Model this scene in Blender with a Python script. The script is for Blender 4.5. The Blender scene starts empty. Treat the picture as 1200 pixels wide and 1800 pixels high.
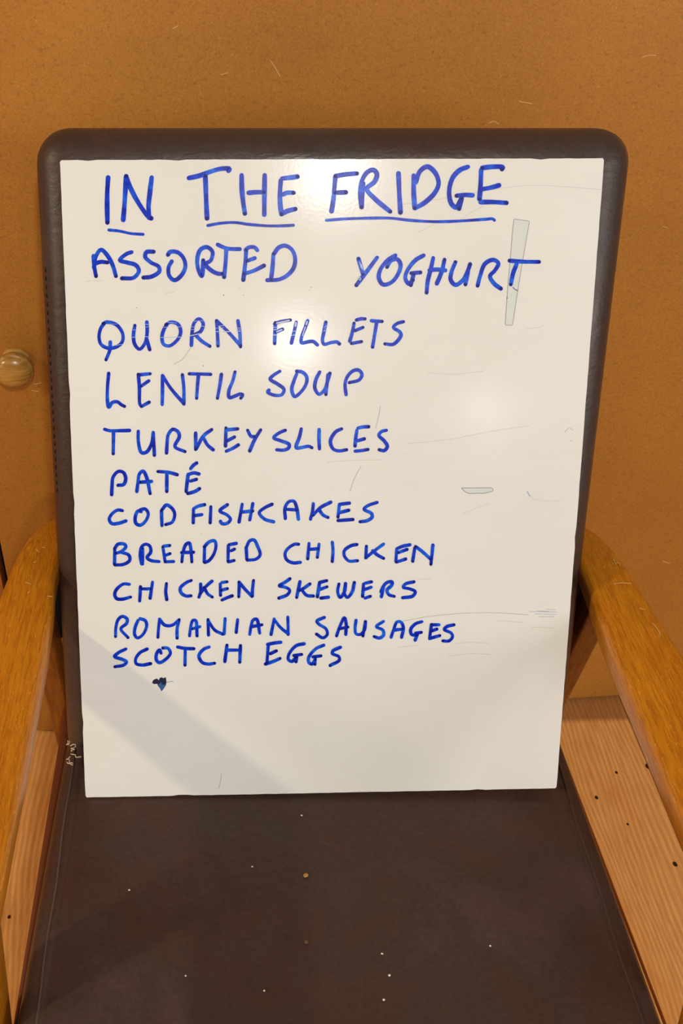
import bpy, bmesh, math, random
from mathutils import Vector, Matrix
random.seed(7)
SC = bpy.context.scene
COL = SC.collection
PI = math.pi

# ------------------------------------------------------------------ camera
F_PX, PPX, PPY, PITCH, CAM_H = 1660.0, 390.0, 900.0, math.radians(39.6), 1.2
cam_d = bpy.data.cameras.new('camera')
cam_d.sensor_fit = 'VERTICAL'
cam_d.sensor_height = 36.0
cam_d.sensor_width = 24.0
cam_d.lens = 36.0 * F_PX / 1800.0
cam_d.shift_x = (600.0 - PPX) / 1800.0
cam_d.clip_start = 0.02
cam = bpy.data.objects.new('camera', cam_d)
COL.objects.link(cam)
cam.location = (0, 0, CAM_H)
cam.rotation_euler = (PI / 2 - PITCH, 0, 0)
SC.camera = cam

# ------------------------------------------------------------------ light
SC.view_settings.view_transform = 'Standard'
SC.view_settings.look = 'None'
SC.view_settings.gamma = 1.0
SC.view_settings.exposure = 0.13
SC.view_settings.use_curve_mapping = False

world = bpy.data.worlds.new('room_light')
SC.world = world
world.use_nodes = True
wb = world.node_tree.nodes['Background']
wb.inputs[0].default_value = (1.0, 0.97, 0.93, 1)
wb.inputs[1].default_value = 0.14


def lamp(name, loc, watts, col, radius):
    d = bpy.data.lights.new(name, 'POINT')
    d.energy = watts
    d.color = col
    d.shadow_soft_size = radius
    o = bpy.data.objects.new(name, d)
    COL.objects.link(o)
    o.location = loc
    return o


WHITE = (1.0, 0.985, 0.96)
lamp('side_lamp', (-2.55, -0.45, 2.35), 114, (1.0, 0.82, 0.56), 0.08)
lamp('table_lamp', (-1.65, -0.15, 1.08), 7, (1.0, 0.82, 0.58), 0.06)
lamp('ceiling_lamp', (0.34, -2.56, 2.35), 66, WHITE, 0.06)
lamp('ceiling_lamp', (1.45, -3.42, 2.35), 20, WHITE, 0.05)
lamp('ceiling_lamp', (0.37, -1.25, 2.35), 76, WHITE, 0.06)
# added soft fill light from the right, no source seen there
ad = bpy.data.lights.new('fill_light', 'AREA')
ad.shape = 'RECTANGLE'; ad.size = 1.2; ad.size_y = 1.5; ad.energy = 34; ad.color = (1.0, 0.96, 0.95)
ao = bpy.data.objects.new('fill_light', ad)
COL.objects.link(ao)
ao.location = (3.0, -1.7, 1.7)
ao.rotation_euler = (Vector((0.1, 0.7, 0.6)) - Vector(ao.location)).to_track_quat('-Z', 'Y').to_euler()

# ------------------------------------------------------------------ helpers
FW = Vector((0, math.cos(PITCH), -math.sin(PITCH)))
DN = Vector((0, -math.sin(PITCH), -math.cos(PITCH)))
RT = Vector((1, 0, 0))
CAM = Vector((0, 0, CAM_H))


def at(px, py, p0, n):
    """the point of a plane (p0, n) that the photo shows at a pixel"""
    d = FW + RT * ((px - PPX) / F_PX) + DN * ((py - PPY) / F_PX)
    n = Vector(n)
    return CAM + d * ((Vector(p0) - CAM).dot(n) / d.dot(n))


def lin(r, g, b):
    f = lambda c: (c / 255 / 12.92) if c / 255 <= 0.04045 else ((c / 255 + 0.055) / 1.055) ** 2.4
    return (f(r), f(g), f(b), 1)


WM = {}   # world matrix of each built object, by name


def build(name, bm, mat, parent=None, smooth=True, M=None):
    """link a bmesh given in world space as one object under parent"""
    if M is None:
        M = WM.get(parent.name, Matrix.Identity(4)) if parent is not None else Matrix.Identity(4)
    bm.transform(M.inverted())
    bmesh.ops.recalc_face_normals(bm, faces=bm.faces[:])
    me = bpy.data.meshes.new(name)
    bm.to_mesh(me)
    bm.free()
    if isinstance(mat, (list, tuple)):
        for m in mat:
            me.materials.append(m)
    else:
        me.materials.append(mat)
    if smooth:
        for p in me.polygons:
            p.use_smooth = True
    o = bpy.data.objects.new(name, me)
    COL.objects.link(o)
    if parent is None:
        o.matrix_world = M
    else:
        o.parent = parent
    WM[o.name] = M.copy()
    return o


def tag(o, label=None, cat=None, group=None, kind=None):
    if label: o['label'] = label
    if cat: o['category'] = cat
    if group: o['group'] = group
    if kind: o['kind'] = kind
    return o


def autosmooth(o, ang=40):
    """flat faces stay crisp where edges are sharper than ang"""
    me = o.data
    bm = bmesh.new(); bm.from_mesh(me)
    for e in bm.edges:
        if len(e.link_faces) == 2 and e.calc_face_angle(0) > math.radians(ang):
            e.smooth = False
    bm.to_mesh(me); bm.free()
    return o


def add_box(bm, lo, hi, bev=0.0, seg=2):
    r = bmesh.ops.create_cube(bm, size=1.0)
    vs = r['verts']
    c = (Vector(lo) + Vector(hi)) / 2
    s = Vector(hi) - Vector(lo)
    for v in vs:
        v.co = Vector((v.co.x * s.x, v.co.y * s.y, v.co.z * s.z)) + c
    if bev > 0:
        es = list({e for v in vs for e in v.link_edges})
        bmesh.ops.bevel(bm, geom=es, offset=bev, segments=seg, affect='EDGES', profile=0.5)


def rings(bm, rs, cap=True):
    """skin a list of closed point rings of equal length"""
    L = [[bm.verts.new(p) for p in r] for r in rs]
    n = len(L[0])
    for a, b in zip(L, L[1:]):
        for i in range(n):
            j = (i + 1) % n
            bm.faces.new((a[i], a[j], b[j], b[i]))
    if cap:
        bm.faces.new(L[0][::-1])
        bm.faces.new(L[-1])
    return L


def rrect(w, h, r, k=7):
    """rounded rectangle centred on 0, r a 4-tuple: (+x+y, -x+y, -x-y, +x-y)"""
    pts = []
    sx = (1, -1, -1, 1); sy = (1, 1, -1, -1)
    for q in range(4):
        rr = max(r[q], 1e-4)
        cx = sx[q] * (w / 2 - rr); cy = sy[q] * (h / 2 - rr)
        for i in range(k):
            a = PI / 2 * q + PI / 2 * i / (k - 1)
            pts.append((cx + rr * math.cos(a), cy + rr * math.sin(a)))
    return pts


def slab(bm, w, h, r, prof, o, ux, uy, uz):
    """padded slab: prof = list of (inset, depth) from back to front"""
    rs = []
    for ins, dep in prof:
        rr = [max(q - ins, 0.004) for q in r]
        rs.append([o + ux * x + uy * y + uz * dep for x, y in rrect(w - 2 * ins, h - 2 * ins, rr)])
    return rings(bm, rs)


def tube(bm, pts, rad, n=8):
    pts = [Vector(p) for p in pts]
    rs = []
    up = Vector((0.13, 0.21, 0.97)).normalized()
    for i, p in enumerate(pts):
        t = (pts[min(i + 1, len(pts) - 1)] - pts[max(i - 1, 0)]).normalized()
        a = t.cross(up)
        if a.length < 1e-4: a = t.cross(Vector((1, 0, 0)))
        a.normalize(); b = t.cross(a)
        q = rad[i] if isinstance(rad, (list, tuple)) else rad
        rs.append([p + (a * math.cos(2 * PI * k / n) + b * math.sin(2 * PI * k / n)) * q for k in range(n)])
    rings(bm, rs)


def lathe(bm, prof, o, axis, a, b, n=40):
    rs = [[o + axis * d + (a * math.cos(2 * PI * k / n) + b * math.sin(2 * PI * k / n)) * r for k in range(n)] for r, d in prof]
    rings(bm, rs)


# ------------------------------------------------------------------ materials
class MT:
    def __init__(s, name):
        s.m = bpy.data.materials.new(name)
        s.m.use_nodes = True
        s.t = s.m.node_tree
        s.p = s.t.nodes['Principled BSDF']

    def n(s, kind, **kw):
        o = s.t.nodes.new(kind)
        for k, v in kw.items():
            setattr(o, k, v)
        return o

    def l(s, a, b): s.t.links.new(a, b)

    def coords(s, scale=(1, 1, 1), rot=(0, 0, 0)):
        c = s.n('ShaderNodeTexCoord'); m = s.n('ShaderNodeMapping')
        m.inputs['Scale'].default_value = scale
        m.inputs['Rotation'].default_value = rot
        s.l(c.outputs['Object'], m.inputs['Vector'])
        return m.outputs['Vector']

    def noise(s, vec, scale, detail=4, rough=0.55, dist=0.0):
        o = s.n('ShaderNodeTexNoise')
        s.l(vec, o.inputs['Vector'])
        o.inputs['Scale'].default_value = scale
        o.inputs['Detail'].default_value = detail
        o.inputs['Roughness'].default_value = rough
        o.inputs['Distortion'].default_value = dist
        return o.outputs['Fac']

    def ramp(s, fac, stops):
        r = s.n('ShaderNodeValToRGB')
        e = r.color_ramp.elements
        e[0].position, e[0].color = stops[0]
        e[1].position, e[1].color = stops[-1]
        for p, c in stops[1:-1]:
            q = e.new(p); q.color = c
        s.l(fac, r.inputs['Fac'])
        return r.outputs['Color']

    def mix(s, fac, a, b, mode='MIX'):
        m = s.n('ShaderNodeMix', data_type='RGBA', blend_type=mode)
        for sock, v in ((m.inputs[0], fac), (m.inputs[6], a), (m.inputs[7], b)):
            if hasattr(v, 'links'): s.l(v, sock)
            else: sock.default_value = v
        return m.outputs[2]

    def math(s, op, a, b=0.0):
        m = s.n('ShaderNodeMath', operation=op)
        for sock, v in ((m.inputs[0], a), (m.inputs[1], b)):
            if hasattr(v, 'links'): s.l(v, sock)
            else: sock.default_value = v
        return m.outputs[0]

    def bump(s, h, strength, dist):
        b = s.n('ShaderNodeBump')
        b.inputs['Strength'].default_value = strength
        b.inputs['Distance'].default_value = dist
        s.l(h, b.inputs['Height'])
        s.l(b.outputs['Normal'], s.p.inputs['Normal'])

    def set(s, col=None, rough=None, spec=None, coat=None, coat_rough=None):
        i = s.p.inputs
        if col is not None:
            if hasattr(col, 'links'): s.l(col, i['Base Color'])
            else: i['Base Color'].default_value = col
        if rough is not None:
            if hasattr(rough, 'links'): s.l(rough, i['Roughness'])
            else: i['Roughness'].default_value = rough
        if spec is not None: i['Specular IOR Level'].default_value = spec
        if coat is not None: i['Coat Weight'].default_value = coat
        if coat_rough is not None: i['Coat Roughness'].default_value = coat_rough
        return s.m


def bw(v): return (v, v, v, 1)


def plain(name, col, rough=0.6, spec=0.4):
    return MT(name).set(col, rough, spec)


def mat_board():
    t = MT('whiteboard_face')
    v = t.coords()
    c = t.ramp(t.noise(v, 6, 5, 0.6), [(0.3, lin(226, 223, 214)), (0.7, lin(232, 230, 222))])
    sm = t.noise(t.coords((5, 40, 1), (0, 0, 0.15)), 1.0, 5, 0.7)
    c = t.mix(t.ramp(sm, [(0.55, bw(0)), (0.85, bw(0.10))]), c, lin(178, 178, 186))
    f = t.ramp(t.noise(v, 900, 2, 0.5), [(0.28, bw(0.10)), (0.36, bw(0))])
    c = t.mix(f, c, lin(150, 146, 140))
    h = t.noise(v, 330, 2, 0.45, 0.3)
    t.bump(h, 0.04, 0.001)
    return t.set(c, 0.14, 0.085)


def mat_ink():
    t = MT('blue_marker_ink')
    v = t.coords()
    a = t.noise(v, 90, 4, 0.6, 0.4)
    c = t.ramp(a, [(0.32, lin(0, 20, 150)), (0.5, lin(2, 52, 196)), (0.70, lin(24, 106, 226))])
    return t.set(c, 0.3, 0.16)


def mat_leather():
    t = MT('brown_leatherette')
    v = t.coords()
    b = t.noise(v, 7, 4, 0.6, 0.6)
    c = t.ramp(b, [(0.3, lin(56, 41, 30)), (0.42, lin(70, 49, 40)), (0.55, lin(66, 52, 45)), (0.7, lin(78, 61, 57))])
    f = t.noise(v, 260, 4, 0.65)
    c = t.mix(t.ramp(f, [(0.3, bw(0.35)), (0.6, bw(0))]), c, lin(40, 27, 19))
    r = t.ramp(t.noise(v, 15, 4, 0.6), [(0.3, bw(0.30)), (0.7, bw(0.44))])
    hh = t.math('ADD', t.math('MULTIPLY', f, 0.35), t.noise(t.coords((1, 2.5, 2.5)), 34, 3, 0.6, 0.5))
    t.bump(hh, 0.22, 0.003)
    return t.set(c, r, 0.42)


def mat_mdf(name, hi, lo):
    t = MT(name)
    v = t.coords()
    a = t.noise(v, 3.0, 3, 0.6)
    c = t.ramp(a, [(0.3, lo), (0.7, hi)])
    f = t.noise(t.coords((1, 1, 1.7)), 210, 5, 0.75, 0.6)
    c = t.mix(t.ramp(f, [(0.30, bw(0.55)), (0.47, bw(0))]), c, tuple(x * 0.42 for x in lo[:3]) + (1,))
    g = t.noise(t.coords((1.6, 1, 1), (0, 0.6, 0)), 260, 4, 0.7, 0.9)
    c = t.mix(t.ramp(g, [(0.60, bw(0)), (0.78, bw(0.6))]), c, lin(226, 172, 92))
    k = t.noise(v, 620, 3, 0.7)
    c = t.mix(1.0, c, t.ramp(k, [(0.25, bw(0.74)), (0.75, bw(1.16))]), 'MULTIPLY')
    t.bump(f, 0.08, 0.001)
    return t.set(c, 0.5, 0.35)


def mat_arm():
    t = MT('varnished_beech')
    g = t.noise(t.coords((1, 0.07, 1)), 620, 4, 0.65, 0.2)
    base = t.ramp(t.noise(t.coords((1, 0.3, 1)), 16, 4, 0.6, 0.4), [(0.3, lin(186, 112, 8)), (0.7, lin(206, 130, 20))])
    c = t.mix(t.ramp(g, [(0.36, bw(0.6)), (0.56, bw(0))]), base, lin(140, 72, 2))
    p = t.noise(t.coords((1, 0.22, 1)), 760, 2, 0.5)
    c = t.mix(t.ramp(p, [(0.62, bw(0)), (0.74, bw(0.5))]), c, lin(238, 178, 84))
    t.bump(g, 0.10, 0.0006)
    return t.set(c, 0.36, 0.5)


def mat_leg():
    t = MT('dark_varnished_wood')
    g = t.noise(t.coords((1, 1, 0.08)), 220, 4, 0.6)
    c = t.ramp(g, [(0.35, lin(120, 64, 14)), (0.65, lin(152, 88, 26))])
    return t.set(c, 0.4, 0.4)


def mat_floor():
    t = MT('pine_boards')
    co = t.n('ShaderNodeTexCoord')
    sep = t.n('ShaderNodeSeparateXYZ')
    t.l(co.outputs['Object'], sep.inputs[0])
    v = t.coords((1, 0.10, 1))
    warp = t.noise(t.coords((1, 0.26, 1)), 9.0, 2, 0.45)
    x = t.math('ADD', sep.outputs['X'], t.math('MULTIPLY', warp, 0.075))
    lines = t.math('SINE', t.math('MULTIPLY', x, 760.0))
    lines = t.math('ADD', t.math('MULTIPLY', lines, 0.5), 0.5)
    fine = t.noise(v, 230, 4, 0.6)
    big = t.noise(t.coords((1, 0.3, 1)), 9, 3, 0.6)
    c = t.ramp(big, [(0.3, lin(243, 170, 92)), (0.7, lin(250, 192, 114))])
    c = t.mix(t.math('MULTIPLY', lines, 0.42), c, lin(200, 120, 48))
    c = t.mix(t.ramp(fine, [(0.35, bw(0.4)), (0.6, bw(0))]), c, lin(200, 120, 50))
    # darker margin along the foot of the door
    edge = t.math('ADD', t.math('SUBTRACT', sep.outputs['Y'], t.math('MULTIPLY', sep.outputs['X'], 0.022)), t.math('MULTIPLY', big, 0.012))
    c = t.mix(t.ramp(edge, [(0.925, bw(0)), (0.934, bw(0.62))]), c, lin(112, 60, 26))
    t.bump(lines, 0.05, 0.001)
    return t.set(c, 0.46, 0.35)


M_BOARD = mat_board()
M_BEDGE = plain('board_core', lin(236, 228, 214), 0.7, 0.2)
M_INK = mat_ink()
M_INKD = plain('pooled_marker_ink', lin(4, 12, 112), 0.35, 0.15)
M_SMUDGE = plain('old_navy_ink', lin(20, 26, 62), 0.5, 0.3)
M_SMUDGEB = plain('thin_blue_ink', lin(52, 88, 150), 0.5, 0.3)
M_GHOST = plain('pale_strip', lin(213, 216, 209), 0.3, 0.15)
M_GREY = plain('grey_line', lin(128, 128, 138), 0.5, 0.3)
M_FAINT = plain('faint_scratch', lin(208, 202, 192), 0.5, 0.3)
M_LILAC = plain('faint_blue_smear', lin(196, 197, 212), 0.5, 0.3)
M_LEATHER = mat_leather()
M_SEAM = plain('worn_leatherette_edge', lin(84, 66, 56), 0.5, 0.4)
M_BLACK = plain('black_gap_shade', lin(22, 19, 20), 0.95, 0.1)  # near-black that paints the shade behind the backrest
M_RAIL = plain('red_brown_rail', lin(104, 54, 28), 0.5, 0.4)
M_STITCH = plain('dark_thread', lin(30, 20, 15), 0.7, 0.2)
M_THREAD = plain('pale_wadding', lin(216, 196, 166), 0.9, 0.1)
M_ARM = mat_arm()
M_LEG = mat_leg()
M_MDF = mat_mdf('mdf_board', lin(186, 124, 46), lin(172, 110, 40))
M_JAMB = mat_mdf('mdf_jamb', lin(186, 116, 52), lin(168, 98, 40))
M_KNOB = mat_leg()
t_ = MT('turned_oak')
M_KNOB = t_.set(t_.ramp(t_.noise(t_.coords((1, 1, 9)), 28, 4, 0.6, 0.4), [(0.3, lin(150, 104, 38)), (0.7, lin(200, 152, 76))]), 0.25, 0.5)
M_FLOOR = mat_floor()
M_DARK = plain('dark_gap', lin(36, 24, 16), 0.9, 0.1)
M_NAIL = plain('dark_knot', lin(58, 30, 16), 0.7, 0.2)
M_SCUFF = plain('pale_scuff', lin(206, 160, 100), 0.7, 0.2)
M_CHIPW = plain('worn_wood', lin(214, 158, 90), 0.6, 0.3)
M_WALL = plain('painted_wall', lin(196, 170, 132), 0.8, 0.2)

# ------------------------------------------------------------------ setting
WA = Vector((-0.285, 0.911, 0)); WB = Vector((0.645, 0.982, 0))
WU = (WB - WA).normalized(); WN = Vector((WU.y, -WU.x, 0)); UP = Vector((0, 0, 1))


def wbox(bm, u0, u1, d0, d1, z0, z1, bev=0.0):
    """box in the wall's own frame: u along the wall, d out into the room"""
    b2 = bmesh.new()
    add_box(b2, (u0, d0, z0), (u1, d1, z1), bev)
    M = Matrix((( WU.x, WN.x, 0, WA.x), (WU.y, WN.y, 0, WA.y), (0, 0, 1, 0), (0, 0, 0, 1)))
    b2.transform(M)
    me = bpy.data.meshes.new('tmp'); b2.to_mesh(me); b2.free()
    bm.from_mesh(me); bpy.data.meshes.remove(me)


bm = bmesh.new()
xs = [-2.6, -2.49, -2.38, -2.27, -2.16, -2.05, -1.94, -1.83, -1.72, -1.61, -1.5, -1.38, -1.27, -1.16, -1.05, -0.94, -0.83, -0.72, -0.61, -0.51, -0.41, -0.31, -0.2, -0.09, 0.02, 0.13, 0.24, 0.345, 0.433, None, 0.642,
      0.75, 0.86, 0.97, 1.08, 1.19, 1.3, 1.41, 1.52, 1.63, 1.74, 1.85, 1.96, 2.07, 2.18, 2.29, 2.4, 2.51, 2.62, 2.73, 2.84, 2.95]
g0 = at(1168, 1800, (0, 0, 0), (0, 0, 1)); g1 = at(1084.4, 1580, (0, 0, 0), (0, 0, 1))   # the one tapering board


def gap_x(x, y): return x if x is not None else g0.x + (g1.x - g0.x) / (g1.y - g0.y) * (max(y, 0.2) - g0.y)


for x0, x1 in zip(xs, xs[1:]):
    rs = []
    for y in (-1.5, 0.2, 1.25):
        a, b = gap_x(x0, y) + 0.0021, gap_x(x1, y) - 0.0021
        rs.append([Vector((a, y, -0.022)), Vector((b, y, -0.022)), Vector((b, y, 0.0)), Vector((a, y, 0.0))])
    rings(bm, rs)
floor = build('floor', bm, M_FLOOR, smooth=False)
tag(floor, 'orange pine floorboards running under the brown chair', None, None, 'structure')
bm = bmesh.new(); add_box(bm, (-2.6, -1.5, -0.06), (2.95, 1.25, -0.024))
build('subfloor', bm, M_DARK, floor, smooth=False)
FZ = (0, 0, 0.0003)


def knot(px, py, r, ell=1.3):
    c = at(px, py, FZ, (0, 0, 1))
    b = bmesh.new()
    vs = []
    for k in range(14):
        a = 2 * PI * k / 14; q = r * random.uniform(0.85, 1.12)
        vs.append(b.verts.new((c.x + q * math.cos(a), c.y + q * ell * math.sin(a), 0.0004)))
    b.faces.new(vs)
    build('knot', b, M_NAIL, floor, smooth=False)


for k in ((1186, 1519, 0.0042), (1103, 1449, 0.0022), (1048, 1402, 0.0034), (1083, 1358, 0.0026), (1138, 1347, 0.0045), (16, 1612, 0.0028), (1047, 1206, 0.002)):
    if k[1] > 1240: knot(k[0], k[1], k[2] * 0.75)

bm = bmesh.new(); wbox(bm, -2.3, 3.2, -0.10, -0.05, 0.0, 2.4)
wall = build('wall_back', bm, M_DARK, smooth=False)
tag(wall, 'dark recess behind the brown fibreboard door', None, None, 'structure')
bm = bmesh.new(); wbox(bm, 0.0, 1.45, -0.018, 0.0, 0.006, 2.1, 0.0008)
door = build('door_1', bm, M_MDF, smooth=False)
tag(door, 'wide brown fibreboard cupboard door behind the chair', None, None, 'structure')
bm = bmesh.new(); wbox(bm, -2.3, -0.009, -0.030, -0.004, 0.0, 2.4, 0.0008)
jamb = build('trim_1', bm, M_JAMB, smooth=False)
tag(jamb, 'brown fibreboard jamb left of the door gap', None, None, 'structure')

bm = bmesh.new(); wbox(bm, 1.459, 3.2, -0.030, -0.004, 0.0, 2.4, 0.0008)
tag(build('trim_2', bm, M_JAMB, smooth=False), 'brown fibreboard panel right of the door', None, None, 'structure')

# knob on the door
KC = at(28, 633, WA, WN)
bm = bmesh.new()
prof = [(0.0125, 0.0), (0.0158, 0.0), (0.0166, 0.0014), (0.0164, 0.0036), (0.0138, 0.0050), (0.0134, 0.0066), (0.0156, 0.0084), (0.0158, 0.0104), (0.0136, 0.0120), (0.0138, 0.0138), (0.0180, 0.0165),
        (0.0206, 0.0190), (0.0214, 0.0220), (0.0210, 0.0250), (0.0203, 0.0262), (0.0199, 0.0261), (0.0192, 0.0274), (0.0176, 0.0300), (0.0135, 0.0325), (0.0070, 0.0338), (0.001, 0.0342)]
lathe(bm, prof, KC, WN, WU, UP)
build('door_knob', bm, M_KNOB, door)


def catmull(pts, step):
    """smooth polyline through pts"""
    if len(pts) < 3:
        a, b = pts[0], pts[-1]
        n = max(2, int(math.dist(a, b) / step))
        return [(a[0] + (b[0] - a[0]) * i / n, a[1] + (b[1] - a[1]) * i / n) for i in range(n + 1)]
    P = [(2 * pts[0][0] - pts[1][0], 2 * pts[0][1] - pts[1][1])] + list(pts) + [(2 * pts[-1][0] - pts[-2][0], 2 * pts[-1][1] - pts[-2][1])]
    out = []
    for i in range(1, len(P) - 2):
        p0, p1, p2, p3 = P[i - 1:i + 3]
        # centripetal parameters keep tight corners from looping
        t0 = 0.0
        t1 = t0 + max(math.dist(p0, p1), 1e-6) ** 0.5
        t2 = t1 + max(math.dist(p1, p2), 1e-6) ** 0.5
        t3 = t2 + max(math.dist(p2, p3), 1e-6) ** 0.5
        n = max(2, int(math.dist(p1, p2) / step))
        for k in range(n):
            t = t1 + (t2 - t1) * k / n
            q = []
            for ax in (0, 1):
                A1 = (t1 - t) / (t1 - t0) * p0[ax] + (t - t0) / (t1 - t0) * p1[ax]
                A2 = (t2 - t) / (t2 - t1) * p1[ax] + (t - t1) / (t2 - t1) * p2[ax]
                A3 = (t3 - t) / (t3 - t2) * p2[ax] + (t - t2) / (t3 - t2) * p3[ax]
                B1 = (t2 - t) / (t2 - t0) * A1 + (t - t0) / (t2 - t0) * A2
                B2 = (t3 - t) / (t3 - t1) * A2 + (t - t1) / (t3 - t1) * A3
                q.append((t2 - t) / (t2 - t1) * B1 + (t - t1) / (t2 - t1) * B2)
            out.append(tuple(q))
    out.append(tuple(pts[-1]))
    return out


def ribbon(bm, pts, wid, lift, place, mi=0, caps=True):
    """a flat pen stroke; pts and wid in the units place() takes"""
    n = len(pts)
    L, R = [], []
    W = wid if isinstance(wid, list) else [wid] * n
    nor = []
    for i in range(n):
        a = pts[max(i - 1, 0)]; b = pts[min(i + 1, n - 1)]
        dx, dy = b[0] - a[0], b[1] - a[1]
        q = math.hypot(dx, dy) or 1
        nor.append((-dy / q, dx / q))
    for i in range(n):
        h = W[i] / 2
        L.append((pts[i][0] + nor[i][0] * h, pts[i][1] + nor[i][1] * h))
        R.append((pts[i][0] - nor[i][0] * h, pts[i][1] - nor[i][1] * h))
    vl = [bm.verts.new(place(p, lift)) for p in L]
    vr = [bm.verts.new(place(p, lift)) for p in R]
    for i in range(n - 1):
        f = bm.faces.new((vl[i], vl[i + 1], vr[i + 1], vr[i])); f.material_index = mi
    if caps:
        for end in (0, n - 1):
            sgn = -1 if end == 0 else 1
            tx, ty = nor[end][1] * sgn, -nor[end][0] * sgn
            h = W[end] / 2
            fan = [vl[end]]
            for k in range(1, 6):
                a = PI * k / 6
                fan.append(bm.verts.new(place((pts[end][0] + nor[end][0] * h * math.cos(a) + tx * h * math.sin(a),
                                               pts[end][1] + nor[end][1] * h * math.cos(a) + ty * h * math.sin(a)), lift)))
            fan.append(vr[end])
            f = bm.faces.new(fan); f.material_index = mi


def disc(bm, c, r, lift, place, mi=0, n=10, jit=0.0):
    vs = []
    for k in range(n):
        q = r * (1 + random.uniform(-jit, jit))
        vs.append(bm.verts.new(place((c[0] + q * math.cos(2 * PI * k / n), c[1] + q * math.sin(2 * PI * k / n)), lift)))
    f = bm.faces.new(vs); f.material_index = mi


def on_door(p, lift): return at(p[0], p[1], WA, WN) + WN * lift


for s in ([(475, 106), (483, 118), (492, 134)], [(304, 50), (313, 45)], [(388, 131), (401, 128)], [(859, 216), (868, 213), (876, 218)], [(912, 178), (934, 182)],
          [(1128, 101), (1139, 97), (1152, 97)], [(61, 675), (72, 673)], [(56, 686), (67, 688)], [(1165, 398), (1172, 400)], [(1164, 986), (1176, 990)]):
    b = bmesh.new(); ribbon(b, catmull(s, 3), 1.6, 0.0003, on_door)
    build('scratch', b, M_SCUFF, door, smooth=False)

# ------------------------------------------------------------------ armchair
CX = 0.0955
chair = bpy.data.objects.new('armchair', None)
COL.objects.link(chair)
chair.location = (CX, 0.40, 0.0)
WM[chair.name] = Matrix.Translation((CX, 0.40, 0.0))
tag(chair, 'brown leatherette armchair with orange wooden arms holding the whiteboard', 'armchair')

SEAT_Z = 0.401
X, Y, Z = Vector((1, 0, 0)), Vector((0, 1, 0)), Vector((0, 0, 1))
# seat cushion
bm = bmesh.new()
prof = [(0.012, 0.335), (0.003, 0.340), (0.0, 0.350), (0.0, 0.385), (0.0015, 0.390), (0.006, 0.396), (0.013, 0.3988), (0.020, 0.3994), (0.022, 0.3984), (0.024, 0.3994), (0.035, 0.4002), (0.08, 0.4010), (0.16, 0.4014), (0.235, 0.4014)]
slab(bm, 0.512, 0.55, (0.012, 0.012, 0.03, 0.03), prof, Vector((CX, 0.360, 0)), X, Y, Z)
for v in bm.verts:   # a little wider to the front
    v.co.x = CX + (v.co.x - CX) * (1 + 0.10 * max(0.0, 0.57 - v.co.y))
seat = build('seat', bm, M_LEATHER, chair)
for sgn, xx in ((-1, -0.150), (1, 0.338)):
    bm = bmesh.new()
    tube(bm, [(xx + 0.0008 * math.sin(k * 1.3), 0.588 - k * 0.024, 0.3990) for k in range(21)], 0.0011 if sgn < 0 else 0.0016)
    tag(build('seam', bm, M_SEAM if sgn < 0 else M_LEATHER, seat), 'raised seam along the edge of the seat')

# backrest
LB = math.radians(22.5)
BV = Vector((0, math.sin(LB), math.cos(LB))); BN = Vector((0, -math.cos(LB), math.sin(LB)))
B0 = Vector((CX, 0.59, 0.40))
H0, H1 = -0.016, 0.5905
bm = bmesh.new()
prof = [(0.02, -0.066), (0.006, -0.062), (0.001, -0.052), (0.0, -0.040), (0.0, -0.026), (0.002, -0.016), (0.007, -0.008), (0.015, -0.003), (0.026, 0.0), (0.06, 0.002), (0.12, 0.003), (0.2, 0.003)]
slab(bm, 0.514, H1 - H0, (0.030, 0.030, 0.012, 0.012), prof, B0 + BV * (H0 + H1) / 2, X, BV, BN)
back = build('backrest', bm, M_LEATHER, chair)


def on_back(p, lift): return at(p[0], p[1], B0, BN) + BN * lift


bm = bmesh.new()
for k in range(28):
    s = 0.27 + k * 0.0075
    p = B0 + BV * s - X * 0.2515 - BN * 0.0098
    tube(bm, [p - BV * 0.0019, p + BV * 0.0019], 0.0006, 6)
tag(build('stitching', bm, M_STITCH, back), 'row of dark stitches down the left edge')
# scuffs on the top edge
for (px, py, r, m) in ((850, 247, 5.5, 0), (858, 247, 4.0, 0), (843, 247, 3.5, 0), (862, 263, 1.2, 0), (827, 249, 1.2, 0), (296, 244, 3.0, 0)):
    bm = bmesh.new()
    p = at(px, py, B0 - BN * 0.008 + BV * 0, BN)
    # lay the mark on the rolled leather
    c = p
    a = X; b = (BV * 0.75 - BN * 0.66).normalized(); nn = a.cross(b).normalized()
    if nn.dot(CAM - c) < 0: nn = -nn
    q = r / 1500
    vs = [bm.verts.new(c + nn * 0.0016 + (a * math.cos(2 * PI * k / 9) * 1.25 + b * math.sin(2 * PI * k / 9) * 0.75) * q * random.uniform(0.7, 1.15)) for k in range(9)]
    bm.faces.new(vs)
    build('scuff_mark', bm, plain('rubbed_leatherette', lin(112, 96, 84) if px > 300 else lin(78, 64, 56), 0.7, 0.2), back, smooth=False)
# torn seam with pale wadding at the left foot of the back
for k in range(9):
    bm = bmesh.new()
    fx = 119 + random.uniform(-2, 6); fy = 1302 + k * 4.6
    z0 = at(fx, fy, (0, 0, SEAT_Z + 0.010), (0, 0, 1))
    pts = [z0]
    for j in range(5):
        pts.append(pts[-1] + Vector((random.uniform(-0.0026, 0.0030), random.uniform(-0.0022, 0.0016), random.uniform(-0.0022, 0.0020))))
    tube(bm, pts, 0.0006, 5)
    tag(build('frayed_thread', bm, M_THREAD, seat), 'pale wadding thread poking from the torn seam')

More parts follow.
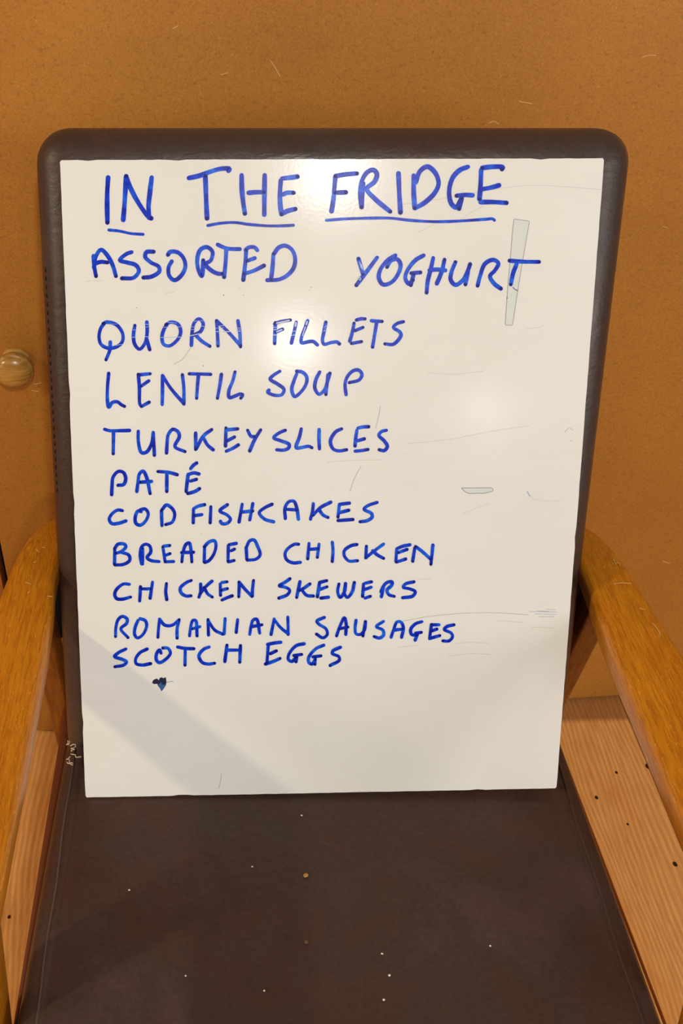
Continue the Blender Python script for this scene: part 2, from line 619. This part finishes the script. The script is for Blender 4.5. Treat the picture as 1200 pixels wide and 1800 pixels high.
# arms
ST = [  # y, inner, outer, drop
    (0.2220, 0.268, 0.306, 0.0020), (0.2245, 0.260, 0.316, 0.0), (0.232, 0.2555, 0.3225, 0.0), (0.25, 0.2535, 0.326, 0.0), (0.30, 0.2535, 0.328, 0.0), (0.40, 0.2535, 0.327, 0.0), (0.50, 0.2535, 0.323, 0.0),
    (0.57, 0.2535, 0.317, 0.0), (0.62, 0.2555, 0.311, 0.0), (0.65, 0.2580, 0.3085, 0.0), (0.675, 0.2590, 0.306, 0.0), (0.695, 0.2590, 0.304, 0.0010), (0.715, 0.2585, 0.3015, 0.0030),
    (0.735, 0.2580, 0.298, 0.0058), (0.752, 0.2575, 0.2925, 0.0088), (0.766, 0.257, 0.285, 0.0114), (0.776, 0.2565, 0.277, 0.0134), (0.783, 0.256, 0.268, 0.0148), (0.786, 0.256, 0.262, 0.0156)]
ARM_T, ARM_TH, ARM_K = 0.575, 0.023, 0.982


def arm_ring(y, a, b, drop, sgn):
    a *= ARM_K; b *= ARM_K; y *= ARM_K
    w = b - a; r = min(0.0062, w * 0.35)
    return [Vector((0.0945 + sgn * ((a + b) / 2 + x), y, ARM_T - ARM_TH / 2 - drop + z)) for x, z in rrect(w, ARM_TH, (r, r, r, r), 5)]


for sgn in (-1, 1):
    bm = bmesh.new()
    st = []
    for s0, s1 in zip(ST, ST[1:]):
        for k in range(3):
            f = k / 3; st.append(tuple(s0[i] + (s1[i] - s0[i]) * f for i in range(4)))
    st.append(ST[-1])
    rings(bm, [arm_ring(*s, sgn) for s in st])
    arm = build('armrest', bm, M_ARM, chair)

    def on_arm(p, lift): return at(p[0], p[1], (0, 0, ARM_T), (0, 0, 1)) + Vector((0, 0, lift))
    marks = ([[(45, 1024), (54, 1027)], [(64, 966), (67, 970)], [(74, 962), (79, 963)], [(60, 989), (63, 988)], [(84, 1048), (91, 1049)], [(49, 1043), (51, 1040)]] if sgn < 0 else
             [[(1078, 1027), (1092, 1025), (1108, 1026)], [(1078, 984), (1082, 993)], [(1083, 990), (1087, 989), (1089, 994)], [(1147, 1096), (1154, 1105), (1160, 1116)], [(1124, 1070), (1133, 1072)]])
    for s in marks:
        b = bmesh.new(); ribbon(b, catmull(s, 3), 1.8, 0.0003, on_arm)
        build('scratch', b, M_CHIPW, arm, smooth=False)


def leg_mesh(x0, x1, yt, yb, zt, zb, dt, db, bev=0.003):
    """raked leg: front edge y yt..yb, depth dt..db"""
    bm = bmesh.new()
    rs = []
    for k in range(9):
        f = k / 8
        y0 = yt + (yb - yt) * f; d = dt + (db - dt) * f; z = zt + (zb - zt) * f
        w = x1 - x0
        rs.append([Vector(((x0 + x1) / 2 + x, y0 + d / 2 + y, z)) for x, y in rrect(w, d, (bev,) * 4, 4)])
    rings(bm, rs)
    return bm


# rear legs rake back, front legs rake forward
build('leg', leg_mesh(CX - 0.2945, CX - 0.2700, 0.658, 0.735, 0.541, 0.0, 0.034, 0.030), M_LEG, chair)
build('leg', leg_mesh(CX + 0.2700, CX + 0.2945, 0.658, 0.735, 0.541, 0.0, 0.034, 0.030), M_LEG, chair)
build('leg', leg_mesh(-0.206, -0.178, 0.405 - 0.046, 0.240 - 0.046, 0.546, 0.0, 0.046, 0.036), M_ARM, chair)
build('leg', leg_mesh(0.372, 0.400, 0.377 - 0.046, 0.226 - 0.046, 0.546, 0.0, 0.046, 0.036), M_ARM, chair)
# seat frame
bm = bmesh.new(); add_box(bm, (-0.1768, 0.26, 0.296), (-0.160, 0.690, 0.357), 0.003); build('side_rail', bm, M_RAIL, chair)
bm = bmesh.new(); add_box(bm, (0.344, 0.26, 0.280), (0.364, 0.690, 0.336), 0.003); build('side_rail', bm, M_RAIL, chair)
bm = bmesh.new(); add_box(bm, (-0.165, 0.125, 0.280), (0.356, 0.150, 0.334), 0.003); build('front_rail', bm, M_LEG, chair)
bm = bmesh.new(); add_box(bm, (-0.165, 0.600, 0.280), (0.356, 0.622, 0.334), 0.003); build('rear_rail', bm, M_LEG, chair)
bm = bmesh.new(); add_box(bm, (CX - 0.285, 0.716, 0.425), (CX + 0.285, 0.736, 0.536), 0.004)  # black sheet added to stand in for shade between legs and backrest
tag(build('shade_panel', bm, M_BLACK, chair), 'added black panel standing in for shade behind the foot of the back')
for sx in (-0.08, 0.27):
    bm = bmesh.new()
    rs = []
    for s in (-0.10, 0.0, 0.2, 0.4, 0.5):
        o = B0 + BV * s - BN * 0.078 + X * (sx - CX)
        rs.append([o + X * x + BN * y for x, y in rrect(0.03, 0.022, (0.003,) * 4, 4)])
    rings(bm, rs); build('back_slat', bm, M_LEG, chair)

# ------------------------------------------------------------------ whiteboard
LW = math.radians(27.4)
WV = Vector((0, math.sin(LW), math.cos(LW))); WNB = Vector((0, -math.cos(LW), math.sin(LW)))
BB = Vector((0.096, 0.532, 0.406))
MB = Matrix(((1, 0, 0, BB.x), (0, WV.y, WNB.y, BB.y), (0, WV.z, WNB.z, BB.z), (0, 0, 0, 1)))
TH = 0.0032


def on_board(p, lift): return at(p[0], p[1], BB, WNB) + WNB * lift


corners = [(150, 1402), (978, 1386), (1062, 278), (105, 281)]
loc = [MB.inverted() @ at(x, y, BB, WNB) for x, y in corners]
out = []
for i in range(4):
    a, b = loc[i], loc[(i + 1) % 4]
    e = b - a; n = Vector((-e.y, e.x, 0)).normalized()
    N = 60
    for k in range(N):
        t = (k + random.uniform(-0.2, 0.2)) / N if k else 0.003
        d = random.uniform(0, 0.0003) + (0.0008 if random.random() < 0.04 and 2 < k < N - 2 else 0)
        out.append(a + e * t + n * d)
    out.append(a + e * 0.997 + n * 0.0003)
bm = bmesh.new()
fr = [bm.verts.new((p.x, p.y, 0)) for p in out]
bk = [bm.verts.new((p.x, p.y, -TH)) for p in out]
f = bm.faces.new(fr); f.material_index = 0
f = bm.faces.new(bk[::-1]); f.material_index = 1
for i in range(len(out)):
    j = (i + 1) % len(out)
    f = bm.faces.new((fr[i], bk[i], bk[j], fr[j])); f.material_index = 1
bm.transform(MB)
board = build('whiteboard', bm, [M_BOARD, M_BEDGE], None, smooth=False, M=MB)
tag(board, 'white board with blue handwritten food list leaning in the armchair', 'whiteboard')

# the handwriting: (x0, y0, scale) of the sheet each list of strokes is noted in
A = (150, 280, 4.0); B = (350, 280, 4.0); Cc = (560, 280, 3.42857); D = (150, 420, 4.0); E_ = (350, 420, 4.0); F_ = (610, 430, 3.42857)
G = (150, 545, 4.0); H = (450, 545, 4.0); I_ = (170, 640, 4.0); J = (440, 640, 4.0); K = (170, 740, 4.0); L_ = (420, 740, 4.0)
M_ = (170, 810, 4.0); N_ = (400, 860, 4.0); O_ = (180, 940, 4.0); P_ = (480, 940, 4.0); Q = (180, 1075, 4.0); R_ = (420, 1075, 4.0); S_ = (600, 1075, 4.0)
TEXT = [
 ('IN THE FRIDGE', 8.4, [
  (A, '160,128 154,230 153,330 155,445;266,426 275,320 287,120;287,118 310,185 360,285 435,395 462,415;466,128 454,230 444,330 448,412;728,132 800,116 900,80 960,66 1012,68 1006,80;843,118 846,200 850,310 855,415'),
  (B, '298,112 300,210 310,310 321,382;348,236 400,232 455,232;460,112 458,240 457,390;573,150 567,250 570,330 578,386;583,135 630,130 690,122;587,248 620,235 662,236;578,384 620,364 675,350;957,120 950,200 942,290 930,365;957,118 1040,105 1108,100;955,235 1030,232'),
  (Cc, '258,288 251,200 262,125 295,76 330,65 350,90 336,135 290,178 340,240 430,315;267,145 258,288;480,85 485,200 492,320;572,98 572,200 578,294;585,140 610,72 655,45 700,80 722,145 700,200 640,260 580,295;898,46 850,65 805,115 785,200 800,270 828,290 855,245;830,220 880,215 925,217;860,235 845,298;978,65 975,150 968,240;985,52 1050,45 1110,48 1103,60;985,180 1040,170 1085,157;975,258 1050,258 1130,263')]),
 ('_', 5.2, [
  (A, '165,497 240,505 320,522 405,528'),
  (B, '60,466 150,450 250,445 350,458 480,468 580,468 662,464'),
  (Cc, '45,368 150,360 300,355 430,355 550,368 700,376 850,372 1000,362 1050,360 1058,368')]),
 ('ASSORTED YOGHURT', 7.3, [
  (D, '58,120 62,190 75,262;60,200 75,120 110,76 150,110 190,180 215,262;72,172 110,161 155,166;325,93 290,105 242,150 290,165 355,185 376,225 340,272 258,277;480,90 430,93 420,125 460,165 515,195 520,228 465,265 408,272;580,112 595,92 650,95 692,140 702,200 670,262 625,290 590,260 585,200 607,158;828,150 826,210 818,262 792,210 788,130 810,75 855,58 893,90 882,150 845,178 890,225 935,245 962,245;930,40 960,55 1000,68 1085,72;990,76 985,170 975,268'),
  (E_, '330,78 325,160 310,288;325,78 348,60 390,60 408,80;335,155 390,135;315,245 380,225 455,188;522,105 515,200 505,285;525,105 560,60 605,48 650,75 673,130 665,200 620,255 560,285 478,290'),
  (F_, '68,85 82,135 95,180;180,78 130,145 85,205 55,245;290,65 245,92 200,150 190,200 215,240 262,230 305,180 321,120 300,88 262,98 240,135;460,65 410,95 360,160 350,205 372,237 395,212;385,172 440,168;400,178 383,245;518,80 505,140 485,220 478,290;495,155 540,150 590,155;586,90 570,160 540,235;652,105 628,165 623,212 652,243 695,215 725,160 740,118;727,160 712,240;785,248 800,190 830,115 880,92 910,112 890,155 860,190 885,235 925,265;978,97 1060,103 1155,104;1020,118 1000,170 985,240')]),
 ('QUORN FILLETS', 6.3, [
  (G, '125,95 150,85 220,105 263,170 258,225 210,262 150,265 110,240 96,190 108,130 132,95;175,225 172,280 145,350;348,108 338,180 347,240 380,275 418,235 434,160 432,85;430,200 452,278;565,103 600,85 650,100 670,150 650,205 590,252 550,240 538,190 555,130 575,100;745,248 750,160 765,90 800,62 828,95 810,150 760,176;770,172 820,220 875,255;932,252 928,160 922,75;922,75 1000,150 1090,250;1072,75 1085,160 1090,258'),
  (H, '135,88 132,160 130,235;130,97 170,82 240,70;135,155 185,135;282,85 265,160 248,232;362,75 342,130 318,195 318,230 370,222 402,222 430,245;490,85 475,160 466,215 476,240 530,228 568,225 585,238;688,92 675,160 658,218;705,70 735,62 765,62;695,145 750,122;670,235 740,222;810,75 840,78 885,80;848,80 835,160 818,260;1035,82 990,95 965,122 1010,155 1018,178 965,240 905,238')]),
 ('LENTIL SOUP', 6.2, [
  (I_, '84,65 76,160 75,250 85,303 110,270 145,265 172,285 195,297;292,72 300,160 303,280 315,298;300,75 375,68;312,155 365,118;315,298 368,268;460,285 462,180 462,80;462,80 520,170 610,275;602,75 612,170 612,280;650,68 730,70 800,72;715,75 708,150 702,240;876,72 865,150 848,240;972,55 955,120 928,190 932,235 970,225 1008,210 1026,215 1012,240'),
  (J, '207,50 160,80 138,105 190,140 236,178 220,215 165,218 120,195 130,183;325,68 305,120 290,180 310,228 360,190 394,130 393,85 360,55 325,50;487,55 460,110 453,170 482,212 520,180 545,110 558,65;545,75 538,140 530,213;672,215 665,140 680,90 720,48 758,42 783,72 765,110 695,130')]),
 ('TURKEY SLICES', 6.2, [
  (K, '55,58 90,68 160,68 230,66;118,75 116,230;292,72 292,140 315,222 350,218 385,160 397,80;398,84 405,240;490,225 495,150 503,95 535,58 573,78 580,112 550,180 620,215;695,85 695,200;808,60 750,105 700,195;748,115 780,170 818,202;908,48 905,175;915,62 990,55;915,140 968,112;910,212 950,195 995,168;1060,65 1085,108 1108,110;1152,62 1110,130 1075,210'),
  (L_, '325,65 280,85 243,118 290,138 352,165 347,190 310,205 265,202;437,55 425,110 402,188 440,186 490,178 512,188;563,60 562,130 565,195;720,55 680,75 642,140 660,195 700,210 755,202;828,65 820,120 815,175;835,50 870,42 910,40;830,140 880,125;815,212 860,208 905,200;1035,65 1000,75 982,100 1020,140 1042,178 1020,208 985,202')]),
 ('PATÉ', 6.2, [
  (M_, '105,238 108,170 115,115 150,75 185,80 204,120 190,165 150,172;282,215 290,150 300,92 325,72 350,115 375,230;305,150 385,145;430,75 500,80 565,97;493,85 492,215;642,95 628,215;645,95 680,85 718,92;660,142 700,130;640,230 690,215 722,195;660,55 680,30 702,15')]),
 ('COD FISHCAKES', 6.0, [
  (M_, '180,350 150,345 110,370 88,410 105,440 150,440 205,422;312,358 290,352 270,400 276,440 305,452 345,420 362,370 340,338 305,345;455,350 458,455;460,342 490,310 530,335 548,375 530,430 485,448;680,340 678,435;682,335 715,318 758,308;685,385 738,378;802,322 797,435;918,308 865,352 915,380 940,410 915,440 878,440 870,425;1022,305 1000,430;1020,360 1095,352;1097,300 1075,415'),
  (N_, '312,105 260,130 222,165 260,210 322,228;405,205 403,130 430,87 465,84 485,130 497,210;405,140 485,145;602,100 597,150 582,210;725,90 650,130 600,182;640,140 670,180 705,198;785,105 775,195;790,105 855,97;780,165 850,147;775,220 880,212;1050,92 985,115 958,140 1010,170 1015,195 980,220 930,228')]),
 ('BREADED CHICKEN', 5.8, [
  (O_, '87,95 85,205;85,98 110,66 155,66 165,85 130,118 95,130;130,122 185,142 192,178 150,207 88,212;282,95 282,205;276,205 265,140 277,82 305,66 332,78 340,120 314,160 340,180 398,188;425,85 440,185;430,80 472,75;440,145 475,132;440,190 500,187;558,190 565,130 587,67 610,57 620,90 628,190;556,125 640,122;718,85 715,190;715,85 750,50 788,42 798,70 785,130 750,180 720,194;885,75 882,185;890,70 940,60;905,112 928,100;885,190 925,180;1010,90 1015,172;1010,90 1035,42 1065,36 1090,80 1108,140 1080,170 1018,178'),
  (P_, '178,66 150,66 100,100 83,135 95,175 140,197 190,193;252,60 242,168;255,102 315,98;322,65 310,158;415,52 420,110 415,187;588,68 550,75 502,108 497,140 530,183 592,182;655,80 650,160;775,65 720,105 650,162;700,112 730,140 775,165;868,100 862,185;868,98 910,80 960,70;880,125 940,102;865,192 930,170;995,90 980,185;1000,82 1050,120 1105,170;1122,72 1115,140 1108,207')]),
 ('CHICKEN SKEWERS', 5.8, [
  (O_, '190,348 150,345 102,380 86,418 100,448 140,452 198,437;268,365 262,465;275,380 340,380;352,332 335,445;450,342 445,400 452,455;625,320 590,335 547,375 555,410 590,430 622,428;690,345 690,400 678,438;770,325 730,360 690,410;715,370 740,415 772,437;828,345 830,425;838,335 875,330;835,390 878,378;840,458 880,440 912,428;962,335 958,435;960,332 1000,380 1050,433;1062,320 1055,380 1053,430'),
  (P_, '118,308 80,335 42,358 90,370 116,390 100,420 40,445;188,328 165,440;258,345 215,375 185,390;200,385 235,425 282,430;325,340 310,435;325,335 375,322;325,385 378,365;335,445 388,438;462,345 453,400 470,440 500,400 508,342;508,345 500,410 520,440 555,400 570,335;635,345 628,432;645,340 690,330;640,385 688,368;645,445 682,432;756,400 775,360 800,335 835,330 832,355 800,388 812,420 850,432;775,370 760,435;988,330 930,345 912,368 960,380 998,400 980,430 910,442')]),
 ('ROMANIAN SAUSAGES', 5.6, [
  (Q, '92,175 95,110 110,57 140,33 174,52 170,82 130,120 180,182;250,62 230,110 226,160 246,185 285,160 311,100 300,62 265,49;390,180 395,110 402,52;402,54 440,95 490,95 538,57;540,55 525,120 525,185;612,170 620,110 635,62 655,62 665,170;630,120 685,105;745,165 742,55;742,60 790,130 845,158;862,48 855,155;950,55 940,145;1035,160 1045,100 1058,60 1083,52 1105,150;1050,105 1120,92'),
  (R_, '247,50 225,160;247,55 290,110 345,155;343,38 345,160;600,40 547,66 562,88 610,120 620,158 590,184 545,158;685,170 710,100 740,42 752,80 750,160;705,120 765,108;822,60 815,120 822,155 850,160 880,130 888,70;886,78 870,170;1015,68 965,105 1010,130 1015,165 985,185 950,175;1068,180 1085,130 1110,72 1135,72 1154,110 1142,180;1090,130 1150,122'),
  (S_, '565,70 520,85 486,125 492,160 525,165;520,150 560,145;535,155 517,200;632,90 618,190;635,92 685,92;635,135 670,122;620,188 690,168;790,92 740,105 722,125 770,150 780,175 755,205 712,205')]),
 ('SCOTCH EGGS', 5.8, [
  (Q, '165,262 110,290 86,315 140,335 170,352 150,375 88,387;315,262 262,290 233,335 238,365 280,375 338,365;412,292 402,268 382,292 379,338 400,358 450,330 478,290 460,257 425,255;528,248 580,258 642,260;582,262 580,375;750,248 710,265 678,310 700,355 740,368 788,362;875,235 860,350;870,270 965,270;970,238 965,355'),
  (R_, '205,240 196,358;200,230 250,220 293,215;220,295 262,275;185,368 240,350 288,328;458,225 400,240 350,300 346,335 370,350 400,322;385,308 440,300;405,320 400,352;595,235 540,260 490,320 490,355 512,368 535,337;520,318 575,310;535,320 533,370;712,250 660,275 656,295 700,315 705,340 640,378')]),
]
CUT = {'IN THE FRIDGE': (300, 550), 'ASSORTED YOGHURT': (570,), 'QUORN FILLETS': (450,), 'LENTIL SOUP': (450,), 'TURKEY SLICES': (470,), 'COD FISHCAKES': (322,),
       'BREADED CHICKEN': (480,), 'CHICKEN SKEWERS': (470,), 'ROMANIAN SAUSAGES': (530,), 'SCOTCH EGGS': (445,), '_': (300, 550)}
# places where the ink was wiped through by a finger
WIPE = [(G, sc) for sc in (
    (530, 192, 680, 190, 1.1), (735, 181, 806, 166, 1.6), (915, 152, 948, 151, 1.2), (972, 152, 1012, 151, 1.8), (935, 113, 980, 108, 0.8), (1058, 126, 1102, 125, 0.8), (1060, 147, 1102, 149, 1.1),
    (330, 192, 357, 190, 0.9), (334, 140, 360, 138, 0.7), (420, 100, 448, 102, 0.8), (420, 186, 448, 188, 0.9), (420, 120, 446, 118, 0.6), (545, 122, 590, 118, 0.7), (640, 120, 680, 117, 0.7), (748, 118, 778, 120, 0.7),
    (745, 138, 775, 136, 0.7), (812, 112, 840, 116, 0.7), (915, 128, 970, 124, 0.7), (160, 100, 225, 98, 0.6), (200, 250, 262, 240, 0.7), (1062, 136, 1100, 137, 0.6), (765, 78, 830, 74, 0.7), (575, 84, 640, 92, 0.7))]
WIPE += [(H, sc) for sc in (
    (118, 176, 150, 175, 1.3), (122, 122, 152, 120, 1.0), (122, 138, 150, 136, 1.0), (145, 92, 232, 73, 2.6), (145, 152, 182, 138, 2.4), (280, 90, 276, 112, 3.2), (255, 150, 285, 146, 0.9), (250, 178, 276, 174, 1.1),
    (358, 82, 352, 102, 2.6), (345, 118, 326, 180, 1.8), (478, 122, 500, 108, 0.9), (474, 147, 496, 143, 1.0), (482, 134, 498, 130, 0.6))]
WIPE += [(F_, sc) for sc in ((75, 105, 84, 140, 1.4), (84, 118, 92, 150, 1.4), (62, 200, 78, 215, 1.4), (72, 190, 82, 208, 1.4))]
M_WIPE = plain('wiped_through', lin(176, 188, 212), 0.35, 0.4)
lift = 0.00020
for words, wpx, sheets in TEXT:
    cuts = CUT.get(words, ())
    names = words.split(' ') if words != '_' else ['IN', 'THE', 'FRIDGE']
    bms = [bmesh.new() for _ in names]
    for (x0, y0, sc), data in sheets:
        for st in data.split(';'):
            pts = [tuple(float(q) for q in p.split(',')) for p in st.split()]
            pts = [(x0 + x / sc, y0 + y / sc) for x, y in pts]
            mx = sum(p[0] for p in pts) / len(pts)
            bm = bms[sum(mx > c for c in cuts)]
            sm = catmull(pts, 1.6)
            n = len(sm)
            ph = random.uniform(0, 6)
            wd = [wpx * (1 + 0.06 * math.sin(i * 0.16 + ph) + random.uniform(-0.015, 0.015)) for i in range(n)]
            wd[0] *= 0.96
            ribbon(bm, sm, wd, lift, on_board, 0)
            lift += 0.0000012
            # ink pools where the pen lifted
            if wpx > 5.3 and random.random() < 0.75:
                disc(bm, sm[-1], wpx * 0.40, lift + 0.0001, on_board, 1, 10, 0.12)
            if wpx > 5.3 and random.random() < 0.4:
                disc(bm, sm[0], wpx * 0.38, lift + 0.0001, on_board, 1, 10, 0.15)
    for sh, (ax, ay, bx, by, w) in WIPE:
        if (words == 'QUORN FILLETS' and sh in (G, H)) or (words == 'ASSORTED YOGHURT' and sh is F_):
            q = [(sh[0] + a / sh[2], sh[1] + b / sh[2]) for a, b in ((ax, ay), ((ax + bx) / 2, (ay + by) / 2), (bx, by))]
            ribbon(bms[sum(q[1][0] > c for c in cuts)], q, w, 0.00046, on_board, 2)
    for nm, bm in zip(names, bms):
        o = build('underline' if words == '_' else 'handwriting', bm, [M_INK, M_INKD, M_WIPE], board, smooth=False)
        o['label'] = ('blue pen line under the word ' if words == '_' else 'blue handwritten word ') + nm

# marks and scratches on the board


def mark(name, strokes, w, mat, label, lf=0.00016):
    for s in strokes:
        bm = bmesh.new()
        ribbon(bm, catmull(s, 3), w, lf, on_board)
        tag(build(name, bm, mat, board, smooth=False), label)


def poly_on(pts, sheet, lf):
    bm = bmesh.new()
    x0, y0, sc = sheet
    bm.faces.new([bm.verts.new(on_board((x0 + x / sc, y0 + y / sc), lf)) for x, y in pts])
    return bm


T1 = (860, 370, 8.18); T2 = (790, 830, 12.0)
p1 = [(350, 128), (365, 125), (565, 152), (572, 165), (480, 700), (405, 1150), (345, 1560), (330, 1640), (318, 1652), (240, 1650), (225, 1635), (262, 1100), (300, 680), (330, 300)]
p2 = [(255, 332), (500, 332), (880, 330), (910, 350), (915, 380), (900, 402), (720, 446), (560, 444), (410, 450), (330, 415), (275, 370)]
for pts, sh, lab, w in ((p1, T1, 'long tapered pale strip mark crossed by the last letter', 0.9), (p2, T2, 'short pale grey strip mark with dark outline', 1.1)):
    sm = build('strip_mark', poly_on(pts, sh, 0.00010), M_GHOST, board, smooth=False); sm['label'] = lab
    bm = bmesh.new()
    q = [(sh[0] + x / sh[2], sh[1] + y / sh[2]) for x, y in pts]
    ribbon(bm, q + [q[0]], w, 0.00014, on_board)
    build('outline', bm, M_GREY, sm, smooth=False)
bm = bmesh.new(); disc(bm, (890.9, 523.5), 1.1, 0.0002, on_board); build('ink_speck', bm, M_SMUDGE, board, smooth=False)
bm = bmesh.new(); disc(bm, (908.6, 510.5), 1.2, 0.0002, on_board); ribbon(bm, [(901, 505), (905, 509), (908, 510)], 1.5, 0.00018, on_board); build('ink_speck', bm, M_SMUDGEB, board, smooth=False)

sm = [(348, 500), (358, 480), (372, 474), (384, 470), (395, 482), (404, 466), (415, 462), (430, 468), (445, 460), (450, 490), (446, 518), (430, 540), (415, 560), (406, 540), (392, 525), (385, 508), (362, 510)]
o = build('ink_smudge', poly_on(sm, Q, 0.00018), M_SMUDGE, board, smooth=False); o['label'] = 'dark navy smudge below the list'
bm = poly_on([(388, 520), (400, 505), (412, 496), (420, 515), (446, 512), (438, 532), (415, 561), (402, 536)], Q, 0.00024)
build('thin_ink', bm, M_SMUDGEB, o, smooth=False)
mark('pen_tail', [[(292, 1199.5), (298, 1198), (304, 1197.5)]], 0.8, M_SMUDGEB, 'fine blue hair line beside the smudge')
mark('scratch', [[(680 + x / 3.75, 1030 + y / 3.75) for x, y in s] for s in ([(60, 240), (250, 205), (450, 183), (600, 177), (750, 178), (930, 190)],)], 1.0, M_GREY and plain('arc_scratch', lin(182, 178, 180), 0.5, 0.3), 'long grey arc scratched right of the list')
mark('scratch', [[(872, 1091), (893, 1092), (920, 1094)], [(800, 1131), (830, 1129), (858, 1131)], [(788, 1153), (825, 1149), (860, 1150)], [(700, 1138), (735, 1134)], [(933, 1102), (952, 1103), (975, 1104)],
                 [(715, 780), (790, 772), (870, 757), (930, 748)], [(575, 812), (620, 809), (670, 808)], [(750, 655), (800, 658), (850, 652)], [(700, 360), (760, 352), (850, 336), (930, 326), (1055, 333)],
                 [(800, 392), (830, 372), (850, 362)], [(730, 1017), (748, 1018), (758, 1017)], [(812, 903), (845, 890), (860, 886)], [(150, 495), (172, 493), (180, 494)], [(289, 516), (298, 515), (306, 513)],
                 [(930, 870), (940, 878), (985, 880)], [(735, 408), (762, 395)], [(925, 578), (945, 576), (955, 572)]], 1.0, M_FAINT, 'faint grey scuffs across the white face')
mark('scratch', [[(668, 714), (666, 728), (660, 752)], [(634, 820), (622, 842), (615, 864)], [(335, 611), (320, 632), (305, 640)], [(389, 1360), (387, 1375), (384, 1386)]], 0.9, plain('dark_scratch', lin(172, 168, 164), 0.5, 0.3), 'short dark hairline scratches')
mark('blue_smear', [[(945, 1074), (978, 1076)], [(940, 1079), (977, 1080)], [(948, 1084), (972, 1084)], [(930, 1075), (965, 1075)], [(960, 1071), (976, 1072)], [(992, 760), (1000, 752), (1006, 756)]], 1.5, M_LILAC, 'washed out blue smear by the right edge')
mark('blue_speck', [[(926, 864), (929, 869), (931, 872)]], 1.6, plain('speck_blue', lin(150, 165, 205), 0.5, 0.3), 'tiny blue pen mark')
for c in ((420, 507), (547, 505), (544, 510), (393, 519), (428, 519), (357, 643), (353, 938), (240, 541), (1003, 775), (365, 1118)):
    bm = bmesh.new(); disc(bm, c, random.uniform(0.7, 1.3), 0.00016, on_board, 0, 7, 0.3)
    build('speck', bm, M_GREY, board, smooth=False)
# ------------------------------------------------------------------ crumbs on the seat
M_CW = plain('white_crumb', lin(236, 224, 200), 0.8, 0.2)
M_CB = plain('golden_crumb', lin(176, 132, 72), 0.8, 0.2)
M_CD = plain('dull_crumb', lin(112, 82, 56), 0.8, 0.2)
crumbs = [
 (530, 1434, 1.7, M_CW, 'tiny white crumb on the seat, nearest below the whiteboard'),
 (443, 1524, 1.5, M_CW, 'tiny white crumb on the seat, left of the golden crumb'),
 (537, 1540, 4.2, M_CB, 'golden brown crumb on the seat, largest of the crumbs'),
 (538, 1657, 3.2, M_CD, 'dull brown crumb on the seat, in front of the golden crumb'),
 (671, 1677, 1.8, M_CW, 'white crumb at the back of three in a row, middle of seat'),
 (684, 1715, 2.0, M_CW, 'white crumb in the middle of three in a row on the seat'),
 (674, 1758, 1.9, M_CW, 'white crumb at the front of three in a row on the seat'),
 (861, 1663, 1.6, M_CW, 'tiny white crumb on the seat, rightmost of all the crumbs'),
 (464, 1742, 1.6, M_CW, 'tiny white crumb on the front of the seat, left of centre'),
 (227, 1565, 1.7, M_CW, 'tiny white crumb on the seat, leftmost of all the crumbs'),
 (326, 1716, 1.6, M_CW, 'tiny white crumb on the front of the seat, second from left'),
]
for px, py, r, m, lab in crumbs:
    p = at(px, py, (0, 0, 0.4013), (0, 0, 1))
    M = Matrix.Translation(p + Vector((0, 0, r / 1950 * 0.75)))
    bm = bmesh.new()
    bmesh.ops.create_icosphere(bm, subdivisions=2, radius=r / 1950)
    for v in bm.verts:
        v.co = Vector((v.co.x * 1.1, v.co.y * 0.9, v.co.z * 0.7)) * random.uniform(0.72, 1.25)
    bm.transform(M)
    o = build('crumb', bm, m, None, smooth=False, M=M)
    tag(o, lab, 'crumb', 'crumbs scattered on the seat')
